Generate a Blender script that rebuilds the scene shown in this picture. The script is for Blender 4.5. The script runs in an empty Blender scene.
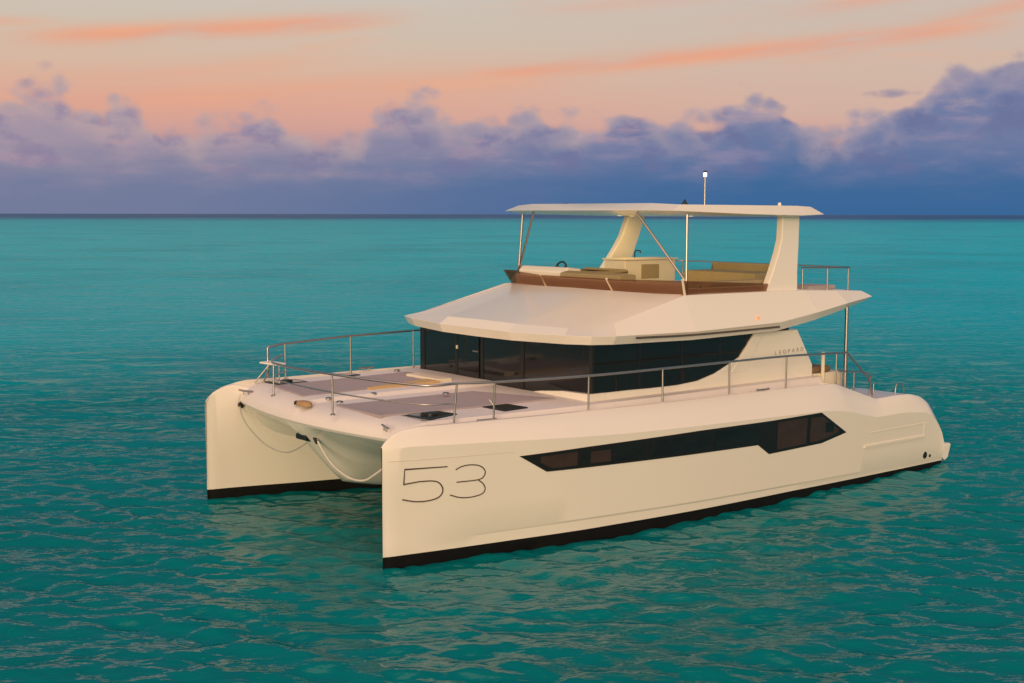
import bpy, bmesh, math, random
import numpy as np
from mathutils import Vector
random.seed(5); rng = np.random.default_rng(7)
C = bpy.context.scene.collection
SC = bpy.context.scene
R = math.radians

def lin(r, g, b):
    def f(c):
        c /= 255.0
        return c / 12.92 if c <= 0.04045 else ((c + 0.055) / 1.055) ** 2.4
    return (f(r), f(g), f(b), 1.0)

# ------------------------------------------------------------------ camera
FPX = 1290.5
YAW = -2.238
pitch = math.atan2(341.5 - 214.1, FPX)
roll = math.atan2(1.6, 1024)
Fw = Vector((math.cos(YAW) * math.cos(pitch), math.sin(YAW) * math.cos(pitch), -math.sin(pitch)))
r0 = Vector((math.sin(YAW), -math.cos(YAW), 0)); u0 = r0.cross(Fw)
rt = r0 * math.cos(roll) + u0 * math.sin(roll)
up = -r0 * math.sin(roll) + u0 * math.cos(roll)
cam_d = bpy.data.cameras.new('camera'); cam = bpy.data.objects.new('camera', cam_d); C.objects.link(cam)
cam_d.sensor_width = 36.0; cam_d.lens = FPX / 1024 * 36.0
cam_d.clip_start = 0.1; cam_d.clip_end = 60000
from mathutils import Matrix
cam.matrix_world = Matrix(((rt.x, up.x, -Fw.x, 27.454), (rt.y, up.y, -Fw.y, 21.545), (rt.z, up.z, -Fw.z, 5.985), (0, 0, 0, 1)))
SC.camera = cam

# ------------------------------------------------------------------ world: dusk sky facing away from the sunset
SUN_AZ = YAW + math.pi + R(-14)      # the afterglow is behind the camera
SUN_EL = R(9)
W = bpy.data.worlds.new('World'); SC.world = W; W.use_nodes = True
nt = W.node_tree; nt.nodes.clear()

class NB:
    """small helper that writes math as nodes"""
    def __init__(s, tree): s.t = tree
    def n(s, typ, **kw):
        x = s.t.nodes.new(typ)
        for k, v in kw.items(): setattr(x, k, v)
        return x
    def put(s, sock, v):
        if isinstance(v, bpy.types.NodeSocket): s.t.links.new(v, sock)
        else: sock.default_value = v
    def m(s, op, a, b=0.0, c=0.0, clamp=False):
        x = s.n('ShaderNodeMath', operation=op, use_clamp=clamp)
        s.put(x.inputs[0], a); s.put(x.inputs[1], b); s.put(x.inputs[2], c)
        return x.outputs[0]
    def ss(s, v, lo, hi):
        x = s.n('ShaderNodeMapRange', interpolation_type='SMOOTHSTEP')
        s.put(x.inputs['Value'], v); s.put(x.inputs['From Min'], lo); s.put(x.inputs['From Max'], hi)
        return x.outputs[0]
    def mix(s, f, a, b):
        x = s.n('ShaderNodeMix', data_type='RGBA'); s.put(x.inputs[0], f); s.put(x.inputs[6], a); s.put(x.inputs[7], b)
        return x.outputs[2]
    def ramp(s, v, stops, interp='LINEAR'):
        x = s.n('ShaderNodeValToRGB'); cr = x.color_ramp; cr.interpolation = interp
        while len(cr.elements) < len(stops): cr.elements.new(0.5)
        for e, (p, c) in zip(cr.elements, stops): e.position = p; e.color = c
        s.put(x.inputs[0], v); return x.outputs[0]
    def noise(s, vec, scale, detail=4, rough=0.5, lac=2.0, dist=0.0):
        x = s.n('ShaderNodeTexNoise'); s.put(x.inputs['Vector'], vec)
        x.inputs['Scale'].default_value = scale; x.inputs['Detail'].default_value = detail
        x.inputs['Roughness'].default_value = rough; x.inputs['Distortion'].default_value = dist
        x.inputs['Lacunarity'].default_value = lac
        return x.outputs[0]
    def comb(s, a, b, c=0.0):
        x = s.n('ShaderNodeCombineXYZ'); s.put(x.inputs[0], a); s.put(x.inputs[1], b); s.put(x.inputs[2], c); return x.outputs[0]

b = NB(nt)
tc = b.n('ShaderNodeTexCoord'); mp = b.n('ShaderNodeMapping'); mp.vector_type = 'POINT'
mp.inputs['Rotation'].default_value = (0, 0, -YAW)
nt.links.new(tc.outputs['Generated'], mp.inputs['Vector'])
sx = b.n('ShaderNodeSeparateXYZ'); nt.links.new(mp.outputs[0], sx.inputs[0])
X, Y, Z = sx.outputs
AZ = b.m('MULTIPLY', b.m('ARCTAN2', Y, X), -1.0)        # radians, 0 in the middle of the cloud bank, + to the right
EL = b.m('ARCSINE', Z)
# clear-sky colours from the earth's shadow up to the afterglow
SKYMAX = 0.26
clear = b.ramp(b.m('DIVIDE', EL, SKYMAX, clamp=True), [
    (0.00, lin(116, 116, 160)), (0.10, lin(130, 124, 163)), (0.19, lin(178, 150, 160)), (0.25, lin(214, 160, 150)),
    (0.32, lin(224, 168, 148)), (0.42, lin(218, 184, 162)), (0.53, lin(209, 193, 176)), (0.66, lin(206, 198, 188)), (0.8, lin(196, 190, 188)), (1.0, lin(178, 176, 186))])
# high streaks
def streak(az0, el0, slope, width, curve=0.0):
    line = b.m('ADD', b.m('MULTIPLY', b.m('SUBTRACT', AZ, az0), slope), el0)
    if curve: line = b.m('ADD', line, b.m('MULTIPLY', b.m('POWER', b.m('SUBTRACT', AZ, az0), 2.0), curve))
    d = b.m('DIVIDE', b.m('SUBTRACT', EL, line), width)
    return b.m('EXPONENT', b.m('MULTIPLY', b.m('MULTIPLY', d, d), -1.0))
svec = b.comb(b.m('ADD', AZ, b.m('MULTIPLY', EL, 1.5)), b.m('SUBTRACT', b.m('MULTIPLY', EL, 8.0), b.m('MULTIPLY', AZ, 0.9)))
sn = b.noise(svec, 7.0, 5, 0.55, dist=0.3)
def P(px): return (px - 512) / FPX
def E_(py): return (214.5 - py) / FPX
def seg(px0, px1, soft=0.05):
    return b.m('MULTIPLY', b.ss(AZ, P(px0) - soft, P(px0) + soft), b.m('SUBTRACT', 1.0, b.ss(AZ, P(px1) - soft, P(px1) + soft)))
streaks = None
for (x0, y0, x1, y1, w, amp, a, z) in [(60, 53, 420, 24, 9, 0.95, 60, 380), (512, 76, 900, 46, 8, 0.95, 470, 960), (820, 60, 1024, 16, 8, 0.6, 800, 1100),
                                 (780, 24, 930, 2, 7, 0.6, 800, 940), (0, 42, 80, 39, 5, 0.55, -60, 70), (90, 90, 330, 66, 10, 0.35, 80, 330),
                                 (250, 100, 520, 82, 14, 0.5, 90, 560), (560, 16, 700, 6, 7, 0.3, 540, 720)]:
    s = streak(P(x0), E_(y0), -(y1 - y0) / (x1 - x0), w / FPX)
    s = b.m('MULTIPLY', b.m('MULTIPLY', s, seg(a, z)), amp)
    streaks = s if streaks is None else b.m('MAXIMUM', streaks, s)
streaks = b.m('MULTIPLY', streaks, b.ss(sn, 0.18, 0.55))
rside = b.ss(AZ, P(250), P(900))
clear = b.mix(b.m('MULTIPLY', rside, b.m('MULTIPLY', b.ss(EL, 0.05, 0.08), 0.6)), clear, lin(206, 184, 172))
wisps = b.m('MULTIPLY', b.ss(sn, 0.52, 0.75), b.m('MULTIPLY', b.ss(EL, 0.08, 0.12), 0.30))
scol = b.ramp(sn, [(0.3, lin(224, 160, 140)), (0.7, lin(242, 168, 128))])
clear = b.mix(b.m('MAXIMUM', streaks, wisps), clear, scol)
# cumulus bank along the horizon: height profile over azimuth, cauliflower edge from noise
prof = [(-700, 118), (-400, 95), (-200, 120), (0, 112), (40, 102), (75, 91), (105, 114), (145, 110), (175, 132), (240, 121), (265, 116), (300, 134), (340, 142), (375, 116), (420, 101),
        (460, 116), (520, 115), (580, 122), (625, 112), (680, 126), (740, 101), (785, 107), (812, 136), (845, 122), (900, 106), (950, 78), (1000, 76), (1040, 84), (1300, 112), (1600, 90), (1900, 125)]
lo, hi = P(-700), P(1900)
pr = b.ramp(b.m('DIVIDE', b.m('SUBTRACT', AZ, lo), hi - lo, clamp=True),
            [((P(px) - lo) / (hi - lo), (E_(py) * 5,) * 3 + (1,)) for px, py in prof], 'B_SPLINE') if False else None
fc = b.n('ShaderNodeFloatCurve'); cm_ = fc.mapping; cu = cm_.curves[0]
for i, (px, py) in enumerate(prof):
    xx, yy = (P(px) - lo) / (hi - lo), E_(py) * 8
    if i < 2: cu.points[i].location = (xx, yy)
    else: cu.points.new(xx, yy)
cm_.update(); b.put(fc.inputs['Value'], b.m('DIVIDE', b.m('SUBTRACT', AZ, lo), hi - lo, clamp=True))
H = b.m('ADD', b.m('DIVIDE', fc.outputs[0], 8.0), 0.009)
cvec = b.comb(AZ, b.m('MULTIPLY', EL, 1.5), 0.0)
n1 = b.noise(cvec, 26.0, 6, 0.55); n2 = b.noise(cvec, 9.0, 3, 0.5); n3 = b.noise(b.comb(b.m('MULTIPLY', AZ, 0.55), b.m('MULTIPLY', EL, 2.0), 3.7), 30.0, 5, 0.55)
vor = b.n('ShaderNodeTexVoronoi', feature='F1'); b.put(vor.inputs['Vector'], cvec); vor.inputs['Scale'].default_value = 34;
vor.inputs['Detail'].default_value = 1.0
puff = b.m('SUBTRACT', 0.45, vor.outputs['Distance'])
edge = b.m('ADD', b.m('MULTIPLY', b.m('SUBTRACT', n1, 0.5), 0.052), b.m('ADD', b.m('MULTIPLY', puff, 0.022), b.m('MULTIPLY', b.m('SUBTRACT', n2, 0.5), 0.02)))
depth = b.m('SUBTRACT', b.m('ADD', H, edge), EL)           # >0 inside the bank
bank = b.ss(depth, -0.0025, 0.0125)
holes = b.m('MULTIPLY', b.ss(n3, 0.56, 0.72), b.m('MULTIPLY', b.ss(EL, 0.035, 0.055), b.m('SUBTRACT', 1.0, b.ss(depth, 0.02, 0.05))))
bank = b.m('MULTIPLY', bank, b.m('SUBTRACT', 1.0, b.m('MULTIPLY', holes, 0.35)))
small = b.m('SUBTRACT', 1.0, b.m('ADD', b.m('POWER', b.m('DIVIDE', b.m('SUBTRACT', AZ, P(872)), 0.026), 2.0), b.m('POWER', b.m('DIVIDE', b.m('SUBTRACT', EL, E_(101)), 0.0045), 2.0)))
small = b.ss(b.m('ADD', small, b.m('MULTIPLY', b.m('SUBTRACT', n1, 0.5), 4.0)), -0.1, 0.9)
bank = b.m('MAXIMUM', bank, b.m('MULTIPLY', small, 0.8))
right = b.ss(AZ, P(60), P(780))
low = b.mix(right, lin(115, 124, 158), lin(52, 102, 154))
midc = b.mix(right, lin(166, 148, 166), lin(108, 120, 162))
top = b.mix(right, lin(194, 166, 164), lin(176, 158, 170))
body = b.mix(b.ss(b.m('ADD', EL, b.m('MULTIPLY', b.m('SUBTRACT', n3, 0.5), 0.045)), 0.012, 0.062), low, midc)
body = b.mix(b.m('MULTIPLY', b.m('SUBTRACT', 1.0, b.ss(depth, 0.0, 0.036)), b.ss(n1, 0.32, 0.6)), body, top)
shade = b.m('MULTIPLY', b.ss(n3, 0.5, 0.72), b.m('MULTIPLY', b.ss(EL, 0.02, 0.04), 0.42))
body = b.mix(shade, body, b.mix(right, lin(186, 150, 164), lin(150, 138, 170)))
shade2 = b.m('MULTIPLY', b.m('SUBTRACT', 1.0, b.ss(n1, 0.34, 0.5)), b.m('MULTIPLY', b.ss(EL, 0.02, 0.04), 0.65))
body = b.mix(shade2, body, b.mix(right, lin(136, 124, 160), lin(102, 108, 154)))
dusk = b.mix(bank, clear, body)
# the sky behind the camera: warm afterglow over the set sun; overhead: pale lilac
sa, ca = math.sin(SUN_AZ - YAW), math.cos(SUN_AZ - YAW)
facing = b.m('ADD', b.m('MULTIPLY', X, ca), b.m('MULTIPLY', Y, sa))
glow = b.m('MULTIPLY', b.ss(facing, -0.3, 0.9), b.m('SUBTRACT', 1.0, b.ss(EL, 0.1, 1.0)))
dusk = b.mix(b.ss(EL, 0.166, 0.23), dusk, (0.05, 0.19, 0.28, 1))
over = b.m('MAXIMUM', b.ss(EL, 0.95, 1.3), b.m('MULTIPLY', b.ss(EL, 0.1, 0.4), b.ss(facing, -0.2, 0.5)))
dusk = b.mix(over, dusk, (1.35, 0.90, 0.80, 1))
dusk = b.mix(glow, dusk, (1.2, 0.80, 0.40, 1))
sky = b.n('ShaderNodeTexSky', sky_type='NISHITA'); sky.sun_disc = False
sky.sun_elevation = SUN_EL; sky.sun_rotation = math.pi / 2 - SUN_AZ
bg1 = b.n('ShaderNodeBackground'); nt.links.new(sky.outputs[0], bg1.inputs[0]); bg1.inputs[1].default_value = 0.05
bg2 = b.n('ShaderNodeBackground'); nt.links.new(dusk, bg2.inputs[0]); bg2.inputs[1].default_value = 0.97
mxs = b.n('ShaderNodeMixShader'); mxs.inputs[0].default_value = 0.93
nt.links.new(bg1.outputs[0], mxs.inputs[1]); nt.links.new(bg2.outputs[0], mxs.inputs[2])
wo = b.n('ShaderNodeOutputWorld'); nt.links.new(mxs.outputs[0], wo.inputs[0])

# ------------------------------------------------------------------ sun (already low and softened by haze)
sd = bpy.data.lights.new('sun', 'SUN'); sd.energy = 1.45; sd.angle = R(18); sd.color = (1.0, 0.78, 0.50)
so = bpy.data.objects.new('sun', sd); C.objects.link(so)
sdir = Vector((math.cos(SUN_AZ) * math.cos(SUN_EL), math.sin(SUN_AZ) * math.cos(SUN_EL), math.sin(SUN_EL)))
so.rotation_euler = sdir.to_track_quat('Z', 'Y').to_euler(); so.location = sdir * 60
SC.view_settings.view_transform = 'Standard'; SC.view_settings.look = 'None'
SC.view_settings.exposure = 0.08; SC.view_settings.gamma = 1.0; SC.view_settings.use_curve_mapping = False
SC.render.engine = 'CYCLES'; SC.cycles.use_denoising = True; SC.cycles.max_bounces = 5

# ------------------------------------------------------------------ materials
def mat(name, col, rough=0.5, metal=0.0, coat=0.0, spec=0.5, var=0.0, vscale=6.0, bump=0.0, bscale=200.0):
    m = bpy.data.materials.new(name); m.use_nodes = True; t = m.node_tree; bb = NB(t)
    p = t.nodes['Principled BSDF']; p.inputs['Roughness'].default_value = rough; p.inputs['Metallic'].default_value = metal
    p.inputs['Coat Weight'].default_value = coat; p.inputs['Coat Roughness'].default_value = 0.12; p.inputs['Specular IOR Level'].default_value = spec
    c = (*col, 1.0) if len(col) == 3 else col
    tcn = bb.n('ShaderNodeTexCoord')
    if var:
        nz = bb.noise(tcn.outputs['Object'], vscale, 5, 0.6)
        k = bb.ramp(nz, [(0.2, tuple(v * (1 - var) for v in c[:3]) + (1,)), (0.8, tuple(min(1, v * (1 + var * .4)) for v in c[:3]) + (1,))])
        t.links.new(k, p.inputs['Base Color'])
        rr = bb.n('ShaderNodeMapRange'); t.links.new(nz, rr.inputs[0]); rr.inputs[3].default_value = max(0.02, rough - .08); rr.inputs[4].default_value = rough + .08
        t.links.new(rr.outputs[0], p.inputs['Roughness'])
    else: p.inputs['Base Color'].default_value = c
    if bump:
        bz = bb.noise(tcn.outputs['Object'], bscale, 3, 0.6)
        bn = bb.n('ShaderNodeBump'); bn.inputs['Strength'].default_value = bump; bn.inputs['Distance'].default_value = 0.01
        t.links.new(bz, bn.inputs['Height']); t.links.new(bn.outputs[0], p.inputs['Normal'])
    return m
M = {}
M['gel'] = mat('white_gelcoat', (0.82, 0.765, 0.675), 0.26, coat=0.45)
M['deck'] = mat('nonskid_deck', (0.74, 0.685, 0.65), 0.55, var=0.03, vscale=0.8, bump=0.25, bscale=140)
M['boot'] = mat('black_antifouling', (0.007, 0.0065, 0.007), 0.6, spec=0.2, var=0.3, vscale=5)
M['glass'] = mat('dark_tinted_glass', (0.010, 0.011, 0.012), 0.05, spec=0.6, var=0.2, vscale=0.8)
M['pane'] = mat('dark_glass_pane', (0.050, 0.030, 0.025), 0.06, spec=0.5, var=0.4, vscale=3)
M['frame'] = mat('black_frame', (0.008, 0.008, 0.008), 0.35)
M['steel'] = mat('stainless_steel', (0.46, 0.41, 0.385), 0.32, metal=1.0, var=0.08, vscale=9)
M['pad'] = mat('grey_pad_fabric', (0.37, 0.315, 0.325), 0.85, var=0.08, vscale=4, bump=0.3, bscale=90)
M['acryl'] = mat('smoked_acrylic', (0.13, 0.080, 0.066), 0.10, spec=0.5, var=0.12, vscale=1.0)
M['tan'] = mat('tan_vinyl', (0.56, 0.38, 0.17), 0.6, var=0.12, vscale=5)
M['teak_light'] = mat('worn_teak', (0.42, 0.25, 0.11), 0.6, var=0.2, vscale=9)
M['teak'] = mat('teak_brown', (0.20, 0.12, 0.06), 0.6, var=0.25, vscale=8)
M['olive'] = mat('olive_upholstery', (0.33, 0.26, 0.14), 0.75, var=0.1, vscale=6)
M['cream'] = mat('cream_moulding', (0.76, 0.68, 0.53), 0.4, var=0.05, vscale=3)
M['black'] = mat('black_rubber', (0.012, 0.012, 0.013), 0.4)
M['rope'] = mat('white_rope', (0.66, 0.62, 0.55), 0.85, var=0.15, vscale=30, bump=0.6, bscale=60)
M['grey_rope'] = mat('grey_rope', (0.42, 0.42, 0.36), 0.85, var=0.15, vscale=30)
M['ink'] = mat('charcoal_vinyl', (0.085, 0.068, 0.055), 0.45)
M['greyink'] = mat('grey_lettering', (0.30, 0.27, 0.25), 0.4)
M['seam'] = mat('seam_grey', (0.68, 0.62, 0.53), 0.4)
t_ = M['acryl'].node_tree; q_ = NB(t_); tr_ = q_.n('ShaderNodeBsdfTransparent'); tr_.inputs[0].default_value = (.84, .68, .55, 1); mx_ = q_.n('ShaderNodeMixShader'); mx_.inputs[0].default_value = .68
t_.links.new(t_.nodes['Principled BSDF'].outputs[0], mx_.inputs[1]); t_.links.new(tr_.outputs[0], mx_.inputs[2]); t_.links.new(mx_.outputs[0], [n for n in t_.nodes if n.type == 'OUTPUT_MATERIAL'][0].inputs[0])
def emat(name, col, st):
    m = bpy.data.materials.new(name); m.use_nodes = True; p = m.node_tree.nodes['Principled BSDF']
    p.inputs['Base Color'].default_value = (*col, 1); p.inputs['Emission Color'].default_value = (*col, 1); p.inputs['Emission Strength'].default_value = st
    return m
M['lamp'] = emat('lit_lamp', (1.0, 0.80, 0.76), 2.2)
M['nav'] = emat('lit_side_light', (0.9, 0.20, 0.07), 0.9)
M['down'] = emat('lit_downlight', (1.0, 0.68, 0.25), 3.0)

# ------------------------------------------------------------------ object helpers
def wloc(o):
    v = Vector(o.location)
    while o.parent: o = o.parent; v += Vector(o.location)
    return v
def link_mesh(name, me, parent=None, m=None, origin=None):
    if m is not None: me.materials.append(m)
    n = len(me.vertices); co = np.empty(n * 3); me.vertices.foreach_get('co', co); co = co.reshape(-1, 3)
    c = (co.min(0) + co.max(0)) / 2 if origin is None else np.array(origin)
    me.vertices.foreach_set('co', (co - c).ravel()); me.update()
    o = bpy.data.objects.new(name, me); C.objects.link(o)
    pl = Vector((0, 0, 0))
    if parent is not None: o.parent = parent; pl = wloc(parent)
    o.location = Vector(c) - pl
    return o
def mesh(name, verts, faces, m, parent=None, smooth=None, bevel=0.0, segs=2, solid=0.0, origin=None, fixn=True):
    me = bpy.data.meshes.new(name); me.from_pydata([tuple(map(float, v)) for v in verts], [], faces); me.update()
    if fixn:
        bm = bmesh.new(); bm.from_mesh(me); bmesh.ops.remove_doubles(bm, verts=bm.verts, dist=1e-5)
        bmesh.ops.recalc_face_normals(bm, faces=bm.faces); bm.to_mesh(me); bm.free()
    o = link_mesh(name, me, parent, m, origin)
    if smooth is not None:
        me.shade_smooth(); me.set_sharp_from_angle(angle=R(smooth))
    if solid:
        md = o.modifiers.new('solid', 'SOLIDIFY'); md.thickness = solid; md.offset = -1
    if bevel:
        md = o.modifiers.new('bevel', 'BEVEL'); md.width = bevel; md.segments = segs; md.limit_method = 'ANGLE'; md.angle_limit = R(22); md.harden_normals = True
        me.shade_smooth()
    return o
class MB:
    def __init__(s): s.v = []; s.f = []
    def add(s, v, f):
        k = len(s.v); s.v += [tuple(p) for p in v]; s.f += [tuple(i + k for i in q) for q in f]; return s
    def box(s, x0, x1, y0, y1, z0, z1):
        v = [(x, y, z) for x in (x0, x1) for y in (y0, y1) for z in (z0, z1)]
        return s.add(v, [(0, 1, 3, 2), (4, 6, 7, 5), (0, 4, 5, 1), (2, 3, 7, 6), (0, 2, 6, 4), (1, 5, 7, 3)])
    def prism(s, poly, axis, a, c):
        """poly of 2D points extruded along an axis"""
        def mk(p, t): return {'x': (t, p[0], p[1]), 'y': (p[0], t, p[1]), 'z': (p[0], p[1], t)}[axis]
        n = len(poly); v = [mk(p, a) for p in poly] + [mk(p, c) for p in poly]
        return s.add(v, [tuple(range(n)), tuple(range(2 * n - 1, n - 1, -1))] + [(i, (i + 1) % n, n + (i + 1) % n, n + i) for i in range(n)])
    def tube(s, pts, r, seg=10, r2=None, cap=True):
        pts = [Vector(p) for p in pts]; n = len(pts); rings = []
        t0 = (pts[1] - pts[0]).normalized(); nrm = t0.orthogonal().normalized(); prev = t0
        v = []
        for i, p in enumerate(pts):
            t = ((pts[min(i + 1, n - 1)] - pts[max(i - 1, 0)])).normalized()
            q = prev.rotation_difference(t); nrm = (q @ nrm).normalized(); prev = t; bi = t.cross(nrm)
            rr = r if r2 is None else r + (r2 - r) * i / (n - 1)
            v += [p + nrm * rr * math.cos(a) + bi * rr * math.sin(a) for a in [2 * math.pi * k / seg for k in range(seg)]]
        f = [(i * seg + k, i * seg + (k + 1) % seg, (i + 1) * seg + (k + 1) % seg, (i + 1) * seg + k) for i in range(n - 1) for k in range(seg)]
        if cap: f += [tuple(range(seg - 1, -1, -1)), tuple(range((n - 1) * seg, n * seg))]
        return s.add(v, f)
    def lathe(s, c, prof, seg=20):
        v = []; 
        for (r, z) in prof: v += [(c[0] + r * math.cos(2 * math.pi * k / seg), c[1] + r * math.sin(2 * math.pi * k / seg), c[2] + z) for k in range(seg)]
        n = len(prof)
        f = [(i * seg + k, i * seg + (k + 1) % seg, (i + 1) * seg + (k + 1) % seg, (i + 1) * seg + k) for i in range(n - 1) for k in range(seg)]
        f += [tuple(range(seg - 1, -1, -1)), tuple(range((n - 1) * seg, n * seg))]
        return s.add(v, f)
    def build(s, name, m, parent=None, **kw): return mesh(name, s.v, s.f, m, parent, **kw)
def grid(nu, nv, fn):
    v = [fn(i, j) for i in range(nu) for j in range(nv)]
    f = [(i * nv + j, (i + 1) * nv + j, (i + 1) * nv + j + 1, i * nv + j + 1) for i in range(nu - 1) for j in range(nv - 1)]
    return v, f
def rounded(pts, r=0.12, n=6):
    """polyline with its corners rounded"""
    pts = [Vector(p) for p in pts]; out = [pts[0]]
    for a, p, c in zip(pts, pts[1:], pts[2:]):
        d1 = (a - p); d2 = (c - p); k = min(r, d1.length * .45, d2.length * .45)
        A = p + d1.normalized() * k; B = p + d2.normalized() * k
        for i in range(n + 1):
            t = i / n; out.append(A * (1 - t) ** 2 + p * 2 * t * (1 - t) + B * t * t)
    out.append(pts[-1]); return out
def spline(pts, n=10):
    pts = [Vector(p) for p in pts]; q = [2 * pts[0] - pts[1]] + pts + [2 * pts[-1] - pts[-2]]; out = []
    for i in range(1, len(q) - 2):
        for k in range(n):
            t = k / n; a, c, d, e = q[i - 1:i + 3]
            out.append(0.5 * ((2 * c) + (d - a) * t + (2 * a - 5 * c + 4 * d - e) * t * t + (-a + 3 * c - 3 * d + e) * t ** 3))
    out.append(pts[-1]); return out
def label(o, text, cat, group=None):
    o['label'] = text; o['category'] = cat
    if group: o['group'] = group
    return o
def plin(xs, ys):
    return lambda x: float(np.interp(x, xs, ys))
def pchip(xs, ys):
    xs = np.array(xs, float); ys = np.array(ys, float); o = np.argsort(xs); xs = xs[o]; ys = ys[o]
    h = np.diff(xs); d = np.diff(ys) / h; m = np.zeros(len(xs)); m[0] = d[0]; m[-1] = d[-1]
    for i in range(1, len(xs) - 1):
        if d[i - 1] * d[i] > 0:
            w1, w2 = 2 * h[i] + h[i - 1], h[i] + 2 * h[i - 1]; m[i] = (w1 + w2) / (w1 / d[i - 1] + w2 / d[i])
    def f(x):
        x = min(max(x, xs[0]), xs[-1]); i = min(int(np.searchsorted(xs, x, 'right')) - 1, len(xs) - 2); i = max(i, 0)
        t = (x - xs[i]) / h[i]
        return float((2 * t**3 - 3 * t**2 + 1) * ys[i] + (t**3 - 2 * t**2 + t) * h[i] * m[i] + (-2 * t**3 + 3 * t**2) * ys[i + 1] + (t**3 - t**2) * h[i] * m[i + 1])
    return f

# ------------------------------------------------------------------ sea
def sea():
    def lines(a, c, step, far):
        core = np.arange(a, c + step / 2, step); out = []; x = c; d = step
        while x < far: d *= 1.25; x += d; out.append(x)
        neg = []; x = a; d = step
        while x > -far: d *= (1.016 if x > -170 else 1.25); x -= d; neg.append(x)
        return np.array(neg[::-1] + list(core) + out)
    xs = lines(-4, 25.5, 0.072, 40000); ys = lines(-4, 17, 0.072, 40000)
    Xg, Yg = np.meshgrid(xs, ys, indexing='ij'); Zg = np.zeros_like(Xg)
    st = np.maximum(np.gradient(xs)[:, None], np.gradient(ys)[None, :])
    for k in range(100):
        lam = 0.23 * (1.15 / 0.23) ** rng.random() * (1.0 + 1.8 * (k % 7 == 0)); kk = 2 * math.pi / lam
        th = R(52) + rng.normal(0, 0.55); amp = 0.0041 * lam ** 0.85
        ph = rng.random() * 6.283
        arg = kk * (Xg * math.cos(th) + Yg * math.sin(th)) + ph
        Zg += amp * np.clip(lam / (2.6 * st) - 1.0, 0, 1) * (np.sin(arg) + 0.3 * np.cos(2 * arg))
    Zg -= 0.035
    nx, ny = Xg.shape
    co = np.stack([Xg, Yg, Zg], -1).reshape(-1, 3)
    idx = np.arange(nx * ny).reshape(nx, ny)
    fa = np.stack([idx[:-1, :-1], idx[1:, :-1], idx[1:, 1:], idx[:-1, 1:]], -1).reshape(-1, 4)
    me = bpy.data.meshes.new('sea'); me.vertices.add(len(co)); me.vertices.foreach_set('co', co.ravel())
    me.loops.add(fa.size); me.loops.foreach_set('vertex_index', fa.ravel().astype(np.int32))
    me.polygons.add(len(fa)); me.polygons.foreach_set('loop_start', np.arange(0, fa.size, 4, dtype=np.int32))
    me.polygons.foreach_set('loop_total', np.full(len(fa), 4, dtype=np.int32)); me.update(calc_edges=True); me.validate()
    me.shade_smooth()
    m = bpy.data.materials.new('lagoon_water'); m.use_nodes = True; t = m.node_tree; q = NB(t); p = t.nodes['Principled BSDF']
    g = q.n('ShaderNodeNewGeometry'); pos = g.outputs['Position']
    sp = q.n('ShaderNodeSeparateXYZ'); t.links.new(pos, sp.inputs[0])
    # distance out to sea from the anchorage; the sea bed changes from sand to deep water
    dd = q.m('SQRT', q.m('ADD', q.m('POWER', q.m('SUBTRACT', sp.outputs[0], 16.0), 2.0), q.m('POWER', q.m('SUBTRACT', sp.outputs[1], 8.0), 2.0)))
    nb = q.noise(q.comb(q.m('MULTIPLY', sp.outputs[0], 0.004), q.m('MULTIPLY', sp.outputs[1], 0.004)), 1.0, 4, 0.6)
    nb2 = q.noise(pos, 0.035, 4, 0.6)
    ld = q.m('ADD', q.m('LOGARITHM', q.m('MAXIMUM', dd, 5.0), 10.0), q.m('MULTIPLY', q.m('SUBTRACT', nb, 0.5), 0.5))
    # log10 distance 0.7 (5 m) .. 4.3 (20 km)
    lf = q.m('DIVIDE', q.m('SUBTRACT', ld, 0.7), 3.6, clamp=True)
    def L(d): return (math.log10(d) - 0.7) / 3.6
    col = q.ramp(lf, [(L(10), (0.000, 0.158, 0.168, 1)), (L(30), (0.000, 0.225, 0.255, 1)), (L(70), (0.000, 0.46, 0.55, 1)), (L(150), (0.000, 0.51, 0.62, 1)), (L(300), (0.000, 0.53, 0.66, 1)), (L(1000), (0.000, 0.45, 0.62, 1)),
                      (L(2100), (0.004, 0.045, 0.26, 1)), (L(6000), (0.004, 0.035, 0.25, 1))])
    # paler grey off the bows: painted sky reflection; a bluer channel off the stern
    side = q.m('DIVIDE', q.m('ADD', q.m('MULTIPLY', q.m('SUBTRACT', sp.outputs[0], 16.0), -0.7861), q.m('MULTIPLY', q.m('SUBTRACT', sp.outputs[1], 8.0), 0.6182)), q.m('MAXIMUM', dd, 12.0))
    outer = q.ss(dd, 25.0, 90.0)
    near_col = col
    col = q.mix(q.ss(q.m('ADD', side, q.m('MULTIPLY', q.m('SUBTRACT', nb, 0.5), 0.5)), -0.25, 0.45), q.mix(0.22, col, (0.16, 0.40, 0.40, 1)), q.mix(0.16, col, (0.0, 0.34, 0.62, 1)))
    col = q.mix(outer, near_col, col)
    dark = q.m('MULTIPLY', q.ss(nb2, 0.42, 0.68), 0.35)
    mixd = q.mix(dark, col, q.mix(0.55, col, (0.0, 0.03, 0.045, 1)))
    # ripples finer than the mesh; they stretch along the crests
    mpr = q.n('ShaderNodeMapping'); mpr.inputs['Rotation'].default_value = (0, 0, R(-52)); t.links.new(pos, mpr.inputs['Vector'])
    mpn = q.n('ShaderNodeMapping'); mpn.inputs['Scale'].default_value = (1.0, 0.45, 1.0); t.links.new(mpr.outputs[0], mpn.inputs['Vector'])
    w0 = q.noise(mpn.outputs[0], 0.16, 3, 0.6, dist=0.5); w1 = q.noise(mpn.outputs[0], 0.6, 3, 0.6, dist=0.4); w2 = q.noise(mpn.outputs[0], 3.2, 3, 0.5, dist=0.15)
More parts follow.
